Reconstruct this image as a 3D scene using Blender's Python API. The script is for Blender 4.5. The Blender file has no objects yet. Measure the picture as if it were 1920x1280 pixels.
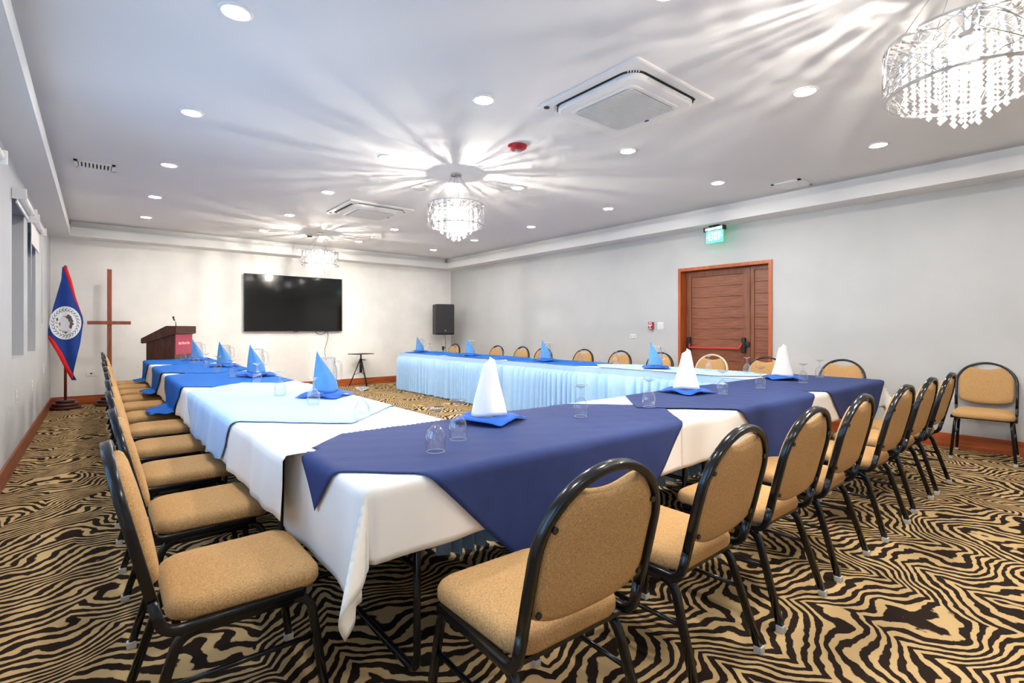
import bpy, bmesh, math, random
from mathutils import Vector, Matrix
random.seed(7)
PI = math.pi
sc = bpy.context.scene
COL = sc.collection

# ------------------------------------------------------------------ camera / world / exposure
cam_d = bpy.data.cameras.new('camera')
cam_d.sensor_width = 36.0
cam_d.lens = 949.6 / 1920 * 36
cam_d.shift_y = -(640 - 616.7) / 1920
cam_d.clip_start = 0.02
cam = bpy.data.objects.new('camera', cam_d)
COL.objects.link(cam)
cam.location = (0, 0, 1.25)
cam.rotation_euler = (PI / 2, 0, -0.6862)
sc.camera = cam

world = bpy.data.worlds.new('daylight')
sc.world = world
world.use_nodes = True
wb = world.node_tree.nodes['Background']
wb.inputs['Color'].default_value = (0.40, 0.67, 1.0, 1)
wb.inputs['Strength'].default_value = 4.0

sc.view_settings.view_transform = 'Standard'
sc.view_settings.look = 'None'
sc.view_settings.gamma = 1
sc.view_settings.use_curve_mapping = False
sc.view_settings.exposure = 1.2

DOWNLIGHT_L = 170.0     # radiance of a downlight lens
BULB_L = 4400.0         # radiance of a chandelier bulb

# ------------------------------------------------------------------ dimensions
XL, XR, YB, YF = -0.584, 6.98, 10.98, -1.9
ZS, ZLIP, ZC = 2.726, 2.87, 2.97          # soffit underside, lip top, ceiling
SXL, SXR, SYB, SYF = -0.33, 6.63, 10.60, -1.55   # soffit inner edges
ZT = 0.760                                 # table top

# ------------------------------------------------------------------ materials
def s2l(c):
    return tuple((v / 12.92 if v <= .04045 else ((v + .055) / 1.055) ** 2.4) for v in (x / 255 for x in c))

def mat(name, rgb, rough=.6, metal=0., var=0., vscale=8., bump=0., bscale=60., stretch=None, spec=.5, sheen=0.):
    m = bpy.data.materials.new(name); m.use_nodes = True
    nt = m.node_tree; b = nt.nodes['Principled BSDF']
    c = s2l(rgb)
    b.inputs['Base Color'].default_value = (*c, 1)
    b.inputs['Roughness'].default_value = rough
    b.inputs['Metallic'].default_value = metal
    b.inputs['Specular IOR Level'].default_value = spec
    if sheen: b.inputs['Sheen Weight'].default_value = sheen
    if var or bump:
        tc = nt.nodes.new('ShaderNodeTexCoord'); mp = nt.nodes.new('ShaderNodeMapping')
        nt.links.new(tc.outputs['Object'], mp.inputs['Vector'])
        if stretch: mp.inputs['Scale'].default_value = stretch
    if var:
        n = nt.nodes.new('ShaderNodeTexNoise'); n.inputs['Scale'].default_value = vscale; n.inputs['Detail'].default_value = 5
        nt.links.new(mp.outputs['Vector'], n.inputs['Vector'])
        r = nt.nodes.new('ShaderNodeValToRGB')
        r.color_ramp.elements[0].position = .3; r.color_ramp.elements[1].position = .7
        r.color_ramp.elements[0].color = (*[max(0, v * (1 - var)) for v in c], 1)
        r.color_ramp.elements[1].color = (*[min(1, v * (1 + var)) for v in c], 1)
        nt.links.new(n.outputs['Fac'], r.inputs['Fac']); nt.links.new(r.outputs['Color'], b.inputs['Base Color'])
    if bump:
        n2 = nt.nodes.new('ShaderNodeTexNoise'); n2.inputs['Scale'].default_value = bscale; n2.inputs['Detail'].default_value = 3
        nt.links.new(mp.outputs['Vector'], n2.inputs['Vector'])
        bp = nt.nodes.new('ShaderNodeBump'); bp.inputs['Strength'].default_value = bump; bp.inputs['Distance'].default_value = .01
        nt.links.new(n2.outputs['Fac'], bp.inputs['Height']); nt.links.new(bp.outputs['Normal'], b.inputs['Normal'])
    return m

def emat(name, rgb, strength):
    m = bpy.data.materials.new(name); m.use_nodes = True
    nt = m.node_tree; nt.nodes.remove(nt.nodes['Principled BSDF'])
    e = nt.nodes.new('ShaderNodeEmission'); e.inputs['Color'].default_value = (*s2l(rgb), 1); e.inputs['Strength'].default_value = strength
    nt.links.new(e.outputs[0], nt.nodes['Material Output'].inputs['Surface'])
    return m

def thin_glass(name, tint=(255, 255, 255), refl=1.0, ior=1.45):
    m = bpy.data.materials.new(name); m.use_nodes = True
    nt = m.node_tree; nt.nodes.remove(nt.nodes['Principled BSDF'])
    t = nt.nodes.new('ShaderNodeBsdfTransparent'); t.inputs['Color'].default_value = (*s2l(tint), 1)
    g = nt.nodes.new('ShaderNodeBsdfGlossy'); g.inputs['Roughness'].default_value = .02
    lw = nt.nodes.new('ShaderNodeLayerWeight'); lw.inputs['Blend'].default_value = .5
    pw = nt.nodes.new('ShaderNodeMath'); pw.operation = 'POWER'; pw.inputs[1].default_value = 1.9
    f = nt.nodes.new('ShaderNodeMath'); f.operation = 'MULTIPLY_ADD'; f.inputs[1].default_value = .75 * refl; f.inputs[2].default_value = .12
    nt.links.new(lw.outputs['Facing'], pw.inputs[0]); nt.links.new(pw.outputs[0], f.inputs[0])
    mx = nt.nodes.new('ShaderNodeMixShader')
    nt.links.new(f.outputs[0], mx.inputs[0]); nt.links.new(t.outputs[0], mx.inputs[1]); nt.links.new(g.outputs[0], mx.inputs[2])
    nt.links.new(mx.outputs[0], nt.nodes['Material Output'].inputs['Surface'])
    return m

def crystal_mat():
    m = bpy.data.materials.new('crystal'); m.use_nodes = True
    nt = m.node_tree; nt.nodes.remove(nt.nodes['Principled BSDF'])
    t = nt.nodes.new('ShaderNodeBsdfTransparent')
    tl = nt.nodes.new('ShaderNodeBsdfTranslucent'); tl.inputs['Color'].default_value = (.95, .95, .95, 1)
    g = nt.nodes.new('ShaderNodeBsdfGlossy'); g.inputs['Roughness'].default_value = .05
    m1 = nt.nodes.new('ShaderNodeMixShader'); m1.inputs[0].default_value = .45
    m2 = nt.nodes.new('ShaderNodeMixShader'); m2.inputs[0].default_value = .2
    nt.links.new(t.outputs[0], m1.inputs[1]); nt.links.new(tl.outputs[0], m1.inputs[2])
    nt.links.new(m1.outputs[0], m2.inputs[1]); nt.links.new(g.outputs[0], m2.inputs[2])
    nt.links.new(m2.outputs[0], nt.nodes['Material Output'].inputs['Surface'])
    return m

def wood(name, rgb, dark, scale=(3, 30, 30), rough=.4):
    m = bpy.data.materials.new(name); m.use_nodes = True
    nt = m.node_tree; b = nt.nodes['Principled BSDF']; b.inputs['Roughness'].default_value = rough
    tc = nt.nodes.new('ShaderNodeTexCoord'); mp = nt.nodes.new('ShaderNodeMapping'); mp.inputs['Scale'].default_value = scale
    n = nt.nodes.new('ShaderNodeTexNoise'); n.inputs['Scale'].default_value = 1.; n.inputs['Detail'].default_value = 6; n.inputs['Distortion'].default_value = .6
    r = nt.nodes.new('ShaderNodeValToRGB'); r.color_ramp.elements[0].position = .32; r.color_ramp.elements[1].position = .68
    r.color_ramp.elements[0].color = (*s2l(dark), 1); r.color_ramp.elements[1].color = (*s2l(rgb), 1)
    nt.links.new(tc.outputs['Object'], mp.inputs[0]); nt.links.new(mp.outputs[0], n.inputs['Vector'])
    nt.links.new(n.outputs['Fac'], r.inputs[0]); nt.links.new(r.outputs[0], b.inputs['Base Color'])
    return m

def carpet_mat():
    m = bpy.data.materials.new('zebra_carpet'); m.use_nodes = True
    nt = m.node_tree; L = nt.links; b = nt.nodes['Principled BSDF']; b.inputs['Roughness'].default_value = .95
    b.inputs['Specular IOR Level'].default_value = .1
    def N(t, **k):
        n = nt.nodes.new(t)
        for a, v in k.items(): setattr(n, a, v)
        return n
    def math_(op, a, b_=None):
        n = N('ShaderNodeMath', operation=op)
        for i, v in enumerate((a, b_)):
            if v is None: continue
            if isinstance(v, (int, float)): n.inputs[i].default_value = v
            else: L.new(v, n.inputs[i])
        return n.outputs[0]
    def noise(scale, detail=1., off=(0, 0, 0), sc3=(1, 1, 1)):
        mp = N('ShaderNodeMapping'); mp.inputs['Location'].default_value = off; mp.inputs['Scale'].default_value = sc3
        L.new(tc.outputs['Object'], mp.inputs[0])
        n = N('ShaderNodeTexNoise'); n.inputs['Scale'].default_value = scale; n.inputs['Detail'].default_value = detail
        L.new(mp.outputs[0], n.inputs['Vector']); return n.outputs['Fac']
    tc = N('ShaderNodeTexCoord'); sp = N('ShaderNodeSeparateXYZ'); L.new(tc.outputs['Object'], sp.inputs[0])
    x, y = sp.outputs[0], sp.outputs[1]
    # chevron zigzag along x, wandering with noise
    wx = math_('ADD', x, math_('MULTIPLY', math_('SUBTRACT', noise(1.6, 1.), .5), .9))
    zig = math_('PINGPONG', wx, .42)
    w1 = math_('MULTIPLY', math_('SUBTRACT', noise(2.3, 1., (5, 3, 0)), .5), .55)
    w2 = math_('MULTIPLY', math_('SUBTRACT', noise(9., 2., (1, 7, 0)), .5), .085)
    v = math_('ADD', math_('ADD', y, math_('MULTIPLY', zig, .75)), math_('ADD', w1, w2))
    s = math_('SINE', math_('MULTIPLY', v, 2 * PI / .066))
    brk = math_('MULTIPLY', math_('SUBTRACT', noise(7.5, 1., (9, 2, 0), (1.6, 1, 1)), .5), 1.8)
    jag = math_('MULTIPLY', math_('SUBTRACT', noise(150., 1.), .5), .55)
    f = math_('ADD', math_('ADD', s, brk), jag)
    r = N('ShaderNodeValToRGB'); e = r.color_ramp.elements
    e[0].position = .47; e[1].position = .54
    e[0].color = (*s2l((40, 30, 24)), 1); e[1].color = (*s2l((196, 166, 118)), 1)
    L.new(math_('MULTIPLY_ADD', f, .25), r.inputs[0])
    r.inputs[0].links[0].from_node.inputs[2].default_value = .48
    L.new(r.outputs[0], b.inputs['Base Color'])
    bp = N('ShaderNodeBump'); bp.inputs['Strength'].default_value = .25; bp.inputs['Distance'].default_value = .004
    L.new(noise(420., 1.), bp.inputs['Height']); L.new(bp.outputs[0], b.inputs['Normal'])
    return m

def fabric_mat():
    m = bpy.data.materials.new('gold_tweed'); m.use_nodes = True
    nt = m.node_tree; L = nt.links; b = nt.nodes['Principled BSDF']; b.inputs['Roughness'].default_value = .9
    b.inputs['Specular IOR Level'].default_value = .15
    tc = nt.nodes.new('ShaderNodeTexCoord')
    outs = []
    for sc3 in ((720, 150, 150), (150, 720, 720)):
        mp = nt.nodes.new('ShaderNodeMapping'); mp.inputs['Scale'].default_value = sc3
        L.new(tc.outputs['Object'], mp.inputs[0])
        n = nt.nodes.new('ShaderNodeTexNoise'); n.inputs['Scale'].default_value = 1; n.inputs['Detail'].default_value = 2
        L.new(mp.outputs[0], n.inputs['Vector']); outs.append(n.outputs['Fac'])
    ad = nt.nodes.new('ShaderNodeMath'); ad.operation = 'ADD'; L.new(outs[0], ad.inputs[0]); L.new(outs[1], ad.inputs[1])
    hf = nt.nodes.new('ShaderNodeMath'); hf.operation = 'MULTIPLY'; hf.inputs[1].default_value = .5; L.new(ad.outputs[0], hf.inputs[0])
    r = nt.nodes.new('ShaderNodeValToRGB'); e = r.color_ramp.elements
    e[0].position = .34; e[1].position = .66
    e[0].color = (*s2l((150, 108, 64)), 1); e[1].color = (*s2l((216, 176, 122)), 1)
    L.new(hf.outputs[0], r.inputs[0]); L.new(r.outputs[0], b.inputs['Base Color'])
    bp = nt.nodes.new('ShaderNodeBump'); bp.inputs['Strength'].default_value = .35; bp.inputs['Distance'].default_value = .002
    L.new(hf.outputs[0], bp.inputs['Height']); L.new(bp.outputs[0], b.inputs['Normal'])
    return m

M = dict(
    carpet=carpet_mat(),
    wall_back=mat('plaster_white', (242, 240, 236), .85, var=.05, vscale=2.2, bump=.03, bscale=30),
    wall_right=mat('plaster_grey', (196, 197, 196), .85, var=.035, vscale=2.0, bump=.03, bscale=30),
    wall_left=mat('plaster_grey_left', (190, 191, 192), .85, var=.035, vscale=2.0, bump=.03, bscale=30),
    ceiling=mat('ceiling_paint', (228, 228, 228), .9, bump=.02, bscale=40),
    soffit=mat('soffit_paint', (225, 225, 224), .9),
    base=wood('baseboard_wood', (186, 96, 48), (140, 66, 30), (2, 2, 25)),
    base_dark=wood('baseboard_wood_left', (160, 84, 60), (120, 58, 40), (2, 2, 25)),
    casing=wood('casing_wood', (196, 100, 46), (165, 78, 34), (20, 20, 2)),
    door=wood('door_wood', (158, 98, 68), (118, 66, 42), (4, 4, 60)),
    doorv=wood('door_stile_wood', (152, 94, 62), (115, 66, 42), (40, 40, 3)),
    mahog=wood('dark_mahogany', (86, 44, 34), (54, 26, 22), (4, 20, 4), .35),
    cross=wood('cross_wood', (150, 76, 48), (118, 56, 34), (20, 20, 3)),
    fabric=fabric_mat(),
    black=mat('black_enamel', (17, 18, 20), .2, spec=.45),
    cream_metal=mat('pale_gold_enamel', (225, 205, 180), .25),
    clear_plastic=mat('clear_plastic', (190, 190, 185), .3),
    blackp=mat('black_plastic', (28, 28, 30), .5),
    speaker=mat('speaker_grille', (40, 40, 43), .6, bump=.2, bscale=900),
    white_cloth=mat('white_cloth', (236, 234, 230), .85, var=.02, vscale=6, bump=.06, bscale=14, sheen=.1),
    navy=mat('navy_cloth', (50, 64, 112), .7, var=.06, vscale=12, bump=.07, bscale=12, stretch=(1, 3, 1), spec=.15),
    royal=mat('royal_cloth', (14, 100, 190), .7, var=.05, vscale=12, bump=.08, bscale=12, stretch=(1, 3, 1), spec=.15),
    pale=mat('pale_blue_cloth', (170, 202, 240), .8, var=.02, vscale=8, bump=.05, bscale=10, sheen=.1),
    skirt=mat('skirt_cloth', (168, 205, 240), .8, var=.03, vscale=10, bump=.05, bscale=40),
    napkin_blue=mat('napkin_blue', (12, 92, 196), .75, var=.05, vscale=30),
    napkin_pale=mat('napkin_pale_blue', (98, 160, 214), .8, var=.05, vscale=30, bump=.1, bscale=60),
    napkin_white=mat('napkin_white', (240, 238, 234), .85, bump=.1, bscale=50),
    china=mat('china', (240, 240, 238), .15),
    glass=thin_glass('drinking_glass', ior=1.5),
    pane=thin_glass('window_pane', (232, 238, 244)), dark_pane=thin_glass('tinted_window_pane', (88, 104, 116)),
    alu=mat('dark_aluminium', (78, 82, 86), .35, metal=.6),
    white_plastic=mat('white_plastic', (232, 232, 230), .4),
    grille=mat('grille_grey', (165, 165, 165), .6),
    dark=mat('dark_gap', (30, 31, 33), .8),
    blue_logo=mat('badge_blue', (30, 40, 120), .4),
    red=mat('red_plastic', (178, 24, 36), .35),
    red_bar=mat('red_bar_paint', (205, 52, 48), .3),
    chrome=mat('chrome', (215, 215, 215), .12, metal=1.),
    steel=mat('steel', (185, 185, 185), .25, metal=1.),
    screen=mat('tv_screen', (9, 10, 11), .08, spec=.6),
    lens=emat('downlight_lens', (255, 250, 242), DOWNLIGHT_L),
    bulb=emat('bulb_glow', (255, 246, 232), BULB_L),
    crystal=crystal_mat(),
    flag_blue=mat('flag_blue', (10, 58, 142), .75, bump=.1, bscale=30),
    flag_red=mat('flag_red', (222, 20, 30), .75),
    flag_white=mat('flag_white', (236, 238, 244), .75),
    leaf=mat('emblem_green', (60, 96, 84), .8), emblem_dark=mat('emblem_dark', (92, 88, 84), .8),
    emblem_red=mat('emblem_maroon', (150, 50, 66), .8), emblem_skin=mat('emblem_salmon', (214, 140, 112), .8),
    emblem_blue=mat('emblem_blue', (24, 84, 140), .8), emblem_grey=mat('emblem_grey', (226, 229, 236), .8), emblem_tan=mat('emblem_tan', (180, 150, 130), .8),
    sign=mat('sign_crimson', (182, 62, 88), .5), sign_text=mat('sign_lettering', (250, 215, 222), .5),
    exit_panel=None, exit_text=emat('exit_letters', (215, 255, 238), 1.6),
    blind=mat('blind_fabric', (232, 228, 222), .9), cord=mat('blind_cord', (215, 215, 215), .6),
    table=mat('table_laminate', (150, 140, 125), .6),
)
def exit_panel_mat():
    m = bpy.data.materials.new('exit_acrylic'); m.use_nodes = True
    nt = m.node_tree; b = nt.nodes['Principled BSDF']
    b.inputs['Base Color'].default_value = (.2, .95, .55, 1); b.inputs['Roughness'].default_value = .2
    b.inputs['Emission Color'].default_value = (.03, .95, .36, 1); b.inputs['Emission Strength'].default_value = .55
    return m
M['exit_panel'] = exit_panel_mat()

# ------------------------------------------------------------------ mesh helpers
class MB:
    def __init__(s): s.v = []; s.f = []; s.sm = []
    def add(s, vs, fs, smooth=False):
        o = len(s.v); s.v += [tuple(p) for p in vs]
        s.f += [tuple(i + o for i in f) for f in fs]; s.sm += [smooth] * len(fs); return s
    def box(s, x0, x1, y0, y1, z0, z1):
        v = [(x, y, z) for z in (z0, z1) for y in (y0, y1) for x in (x0, x1)]
        return s.add(v, [(0, 2, 3, 1), (4, 5, 7, 6), (0, 1, 5, 4), (2, 6, 7, 3), (0, 4, 6, 2), (1, 3, 7, 5)])
    def bevbox(s, x0, x1, y0, y1, z0, z1, b=.005):
        bm = bmesh.new(); bmesh.ops.create_cube(bm, size=1)
        for v in bm.verts:
            v.co = Vector(((x0 + x1) / 2 + v.co.x * (x1 - x0), (y0 + y1) / 2 + v.co.y * (y1 - y0), (z0 + z1) / 2 + v.co.z * (z1 - z0)))
        bmesh.ops.bevel(bm, geom=bm.edges[:], offset=b, segments=2, affect='EDGES', profile=.6)
        bm.verts.index_update()
        s.add([v.co[:] for v in bm.verts], [[v.index for v in f.verts] for f in bm.faces]); bm.free(); return s
    def lathe(s, prof, n=24, center=(0, 0, 0), rmod=None, smooth=True, a0=0, a1=2 * PI):
        full = abs(a1 - a0 - 2 * PI) < 1e-6
        m = n if full else n + 1
        vs = []
        for r, z in prof:
            for i in range(m):
                a = a0 + (a1 - a0) * i / n
                rr = r * (rmod(a, z) if rmod else 1)
                vs.append((center[0] + rr * math.cos(a), center[1] + rr * math.sin(a), center[2] + z))
        fs = []
        for k in range(len(prof) - 1):
            for i in range(n):
                j = (i + 1) % m
                fs.append((k * m + i, k * m + j, (k + 1) * m + j, (k + 1) * m + i))
        return s.add(vs, fs, smooth)
    def disc(s, r, z, n=24, center=(0, 0), up=True):
        vs = [(center[0] + r * math.cos(2 * PI * i / n), center[1] + r * math.sin(2 * PI * i / n), z) for i in range(n)]
        f = list(range(n));
        return s.add(vs, [f if up else f[::-1]])
    def sweep(s, path, prof, n, closed=False, smooth=True, cap=True):
        """planar path (list of Vector), profile [(a along plane normal n, b across)]"""
        n = Vector(n).normalized(); P = [Vector(p) for p in path]; k = len(prof); N = len(P); vs = []
        for i, p in enumerate(P):
            a = P[(i - 1) % N] if (closed or i > 0) else p
            b = P[(i + 1) % N] if (closed or i < N - 1) else p
            t1 = (p - a); t2 = (b - p)
            if t1.length < 1e-9: t1 = t2
            if t2.length < 1e-9: t2 = t1
            t1 = t1.normalized(); t2 = t2.normalized(); t = (t1 + t2).normalized()
            sc_ = 1 / max(.5, t.dot(t2))
            o = t.cross(n).normalized()
            for (u, w) in prof: vs.append(p + n * u + o * (w * sc_))
        fs = []
        R = N if closed else N - 1
        for i in range(R):
            j = (i + 1) % N
            for q in range(k):
                w = (q + 1) % k
                fs.append((i * k + q, i * k + w, j * k + w, j * k + q))
        s.add(vs, fs, smooth)
        if cap and not closed:
            o = len(s.v) - len(vs)
            s.f += [tuple(o + q for q in reversed(range(k))), tuple(o + (N - 1) * k + q for q in range(k))]; s.sm += [False, False]
        return s
    def tube(s, path, r, n=8, smooth=True, cap=True, ref=(0, 0, 1)):
        P = [Vector(p) for p in path]; vs = []; N = len(P)
        up = Vector(ref)
        for i, p in enumerate(P):
            t = (P[min(i + 1, N - 1)] - P[max(i - 1, 0)]).normalized()
            u = up - t * up.dot(t)
            if u.length < 1e-3: u = Vector((1, 0, 0)) - t * t.x
            u.normalize(); up = u; w = t.cross(u)
            for q in range(n):
                a = 2 * PI * q / n; vs.append(p + u * (r * math.cos(a)) + w * (r * math.sin(a)))
        fs = [(i * n + q, i * n + (q + 1) % n, (i + 1) * n + (q + 1) % n, (i + 1) * n + q) for i in range(N - 1) for q in range(n)]
        s.add(vs, fs, smooth)
        if cap:
            o = len(s.v) - len(vs)
            s.f += [tuple(o + q for q in reversed(range(n))), tuple(o + (N - 1) * n + q for q in range(n))]; s.sm += [False, False]
        return s
    def xf(s, m):
        s.v = [tuple(m @ Vector(p)) for p in s.v]; return s
    def mesh(s, name, material):
        me = bpy.data.meshes.new(name); me.from_pydata(s.v, [], s.f)
        me.polygons.foreach_set('use_smooth', s.sm); me.update()
        if material: me.materials.append(material)
        return me
    def build(s, name, material, parent=None):
        return link(name, s.mesh(name, material), parent)

def link(name, data, parent=None):
    o = bpy.data.objects.new(name, data); COL.objects.link(o)
    if parent: o.parent = parent
    return o
def tag(o, label, cat, group=None):
    o['label'] = label; o['category'] = cat
    if group: o['group'] = group
    return o
def empty(name, loc=(0, 0, 0), rz=0):
    o = bpy.data.objects.new(name, None); COL.objects.link(o); o.location = loc; o.rotation_euler = (0, 0, rz)
    o.empty_display_size = .1; return o
def structure(o): o['kind'] = 'structure'; return o
def copy_tree(o, parent=None):
    c = o.copy(); COL.objects.link(c)
    if parent: c.parent = parent
    for ch in KIDS.get(o.name, []): copy_tree(ch, c)
    return c
KIDS = {}
def note_kids():
    KIDS.clear()
    for o in COL.objects:
        if o.parent: KIDS.setdefault(o.parent.name, []).append(o)
def text_mesh(body, size, material, name, parent, depth=.002, bold=False, align='CENTER', sx=1.):
    cu = bpy.data.curves.new('lettering', 'FONT'); cu.body = body; cu.size = size; cu.align_x = align; cu.align_y = 'CENTER'
    cu.extrude = depth; cu.offset = size * .02 if bold else 0
    t = bpy.data.objects.new('lettering_tmp', cu); COL.objects.link(t)
    dg = bpy.context.evaluated_depsgraph_get(); me = bpy.data.meshes.new_from_object(t.evaluated_get(dg))
    COL.objects.unlink(t); bpy.data.objects.remove(t)
    for v in me.vertices: v.co.x *= sx
    me.materials.clear(); me.materials.append(material)
    return link(name, me, parent)
def fillet(pts, r, seg=5):
    P = [Vector(p) for p in pts]; out = [P[0]]
    for i in range(1, len(P) - 1):
        a = (P[i - 1] - P[i]).normalized(); b = (P[i + 1] - P[i]).normalized()
        ang = a.angle(b); d = r / math.tan(ang / 2)
        c = P[i] + (a + b).normalized() * (r / math.sin(ang / 2))
        s0 = P[i] + a * d - c; s1 = P[i] + b * d - c
        for k in range(seg + 1):
            v = s0.slerp(s1, k / seg).normalized() * r; out.append(c + v)
    out.append(P[-1]); return out
ORD = ['first', 'second', 'third', 'fourth', 'fifth', 'sixth', 'seventh', 'eighth', 'ninth', 'tenth', 'eleventh', 'twelfth']

# ------------------------------------------------------------------ the room
T = .15
fl = MB(); fl.box(XL - T, XR + T, YF - T, YB + T, -.1, 0); structure(fl.build('floor', M['carpet']))
# ceiling with tray
ce = MB(); ce.box(XL - T, XR + T, YF - T, YB + T, ZC, ZC + .1); structure(ce.build('ceiling', M['ceiling']))
def soffit(name, outer, inner, axis, lo, hi):
    """box ring segment: full height near the wall, lower lip towards the room with a recess behind it"""
    m = MB(); REC = .09; LT = .03
    sgn = 1 if inner > outer else -1
    def bx(a, b, z0, z1):
        a, b = min(a, b), max(a, b)
        if axis == 'x': m.box(a, b, lo, hi, z0, z1)
        else: m.box(lo, hi, a, b, z0, z1)
    bx(outer, inner - sgn * REC, ZS, ZC)
    bx(inner - sgn * REC, inner - sgn * LT, ZS, ZS + .03)
    bx(inner - sgn * LT, inner, ZS, ZLIP)
    return structure(m.build(name, M['soffit']))
soffit('trim_1', XL, SXL, 'x', YF, YB)
soffit('trim_2', XR, SXR, 'x', YF, YB)
soffit('trim_3', YB, SYB, 'y', SXL, SXR)
soffit('trim_4', YF, SYF, 'y', SXL, SXR)

# walls. left wall has windows; right wall has the door opening
WINS = [(6.26, 7.2), (7.56, 8.48), (4.0, 4.95), (2.6, 3.55), (1.2, 2.15), (-.6, .35)]  # last four are out of view, added for blue daylight on the cloths
WZ0, WZ1 = .98, 2.42
def wall_with_holes(name, axis, pos, out, lo, hi, holes, material, ztop=ZC):
    """holes: [(a0,a1,z0,z1)] sorted along the wall"""
    m = MB(); x0, x1 = min(pos, out), max(pos, out)
    def bx(a, b, z0, z1):
        if b - a < 1e-4 or z1 - z0 < 1e-4: return
        if axis == 'x': m.box(x0, x1, a, b, z0, z1)
        else: m.box(a, b, x0, x1, z0, z1)
    cur = lo
    for a0, a1, z0, z1 in sorted(holes):
        bx(cur, a0, 0, ztop); bx(a0, a1, 0, z0); bx(a0, a1, z1, ztop); cur = a1
    bx(cur, hi, 0, ztop)
    return structure(m.build(name, material))
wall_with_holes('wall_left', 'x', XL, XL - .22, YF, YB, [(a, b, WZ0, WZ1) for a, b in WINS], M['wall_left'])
DY0, DY1, DZ = 3.03, 4.44, 2.18
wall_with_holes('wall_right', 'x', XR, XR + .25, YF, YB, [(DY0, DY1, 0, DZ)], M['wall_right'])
wall_with_holes('wall_back', 'y', YB, YB + T, XL, XR, [], M['wall_back'])
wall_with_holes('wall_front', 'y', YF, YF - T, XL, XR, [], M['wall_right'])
def baseboard(name, segs, material):
    m = MB()
    for (x0, x1, y0, y1) in segs:
        m.box(x0, x1, y0, y1, 0, .135); m.box(x0 + .004 * (x1 - x0 > .1), x1 - .004 * (x1 - x0 > .1), y0, y1, .135, .15)
    return structure(m.build(name, material))
baseboard('baseboard_left', [(XL, XL + .018, YF, YB)], M['base_dark'])
baseboard('baseboard_back', [(XL + .018, XR - .018, YB - .018, YB)], M['base'])
baseboard('baseboard_right', [(XR - .018, XR, YF, DY0 - .06), (XR - .018, XR, DY1 + .06, YB)], M['base'])
baseboard('baseboard_front', [(XL + .018, XR - .018, YF, YF + .018)], M['base'])

# windows (narrow tall openings in the left wall)
for i, (a, b) in enumerate(WINS):
    w = structure(empty('window_%d' % (i + 1), (XL - .13, (a + b) / 2, WZ0)))
    h = WZ1 - WZ0; hw = (b - a) / 2; fr = MB()
    for (y0, y1, z0, z1) in ((-hw, hw, 0, .04), (-hw, hw, h - .04, h), (-hw, -hw + .04, 0, h), (hw - .04, hw, 0, h), (-.02, .02, .04, h - .04)):
        fr.box(-.03, .03, y0, y1, z0, z1)
    fr.build('window_frame', M['alu'], w)
    for (y0, y1) in ((-hw + .04, -.02), (.02, hw - .04)):
        g = MB(); g.box(-.004, .004, y0, y1, .04, h - .04); g.build('pane', M['dark_pane' if i < 2 else 'pane'], w)
    lt = bpy.data.lights.new('window_portal', 'AREA'); lt.shape = 'RECTANGLE'; lt.size = b - a; lt.size_y = h
    lt.cycles.is_portal = True
    lo = bpy.data.objects.new('window_portal', lt); COL.objects.link(lo)
    lo.location = (XL - .25, (a + b) / 2, WZ0 + h / 2); lo.rotation_euler = (0, PI / 2, PI)
    # roller blind on its bracket above each window
    bl = empty('roller_blind', (XL, (a + b) / 2, WZ1))
    drop = .22 if i == 1 else .03
    for sgn in (-1, 1):
        br = MB(); br.bevbox(.002, .10, sgn * (hw + .03) - .012, sgn * (hw + .03) + .012, -.02, .075, .004); br.build('bracket', M['white_plastic'], bl)
    rl = MB(); rl.tube([(.055, -hw - .02, .03), (.055, hw + .02, .03)], .032, 14); rl.build('roller_tube', M['white_plastic'], bl)
    fb = MB(); fb.box(.03, .033, -hw, hw, -drop, .05); fb.build('blind_fabric', M['blind'], bl)
    hb = MB(); hb.bevbox(.024, .039, -hw, hw, -drop - .025, -drop, .004); hb.build('hem_bar', M['white_plastic'], bl)
    for sy in (-.012, .012):
        c = MB(); c.tube([(.07, hw * .6 + sy, .02), (.07, hw * .6 + sy * .8, -.5), (.07, hw * .6, -1.1)], .0025, 6); c.build('pull_cord', M['cord'], bl)
    if i < 2:
        tag(bl, ('rolled-up white roller blind with a cord above the narrow window nearer the camera', 'white roller blind lowered a little over the window nearer the flag')[i], 'blind', 'roller blinds on the left wall')
    else:
        tag(bl, 'rolled-up white roller blind over an added unseen opening in the left wall, %s window from the front' % ORD[5 - i], 'blind', 'roller blinds on the left wall')

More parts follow.
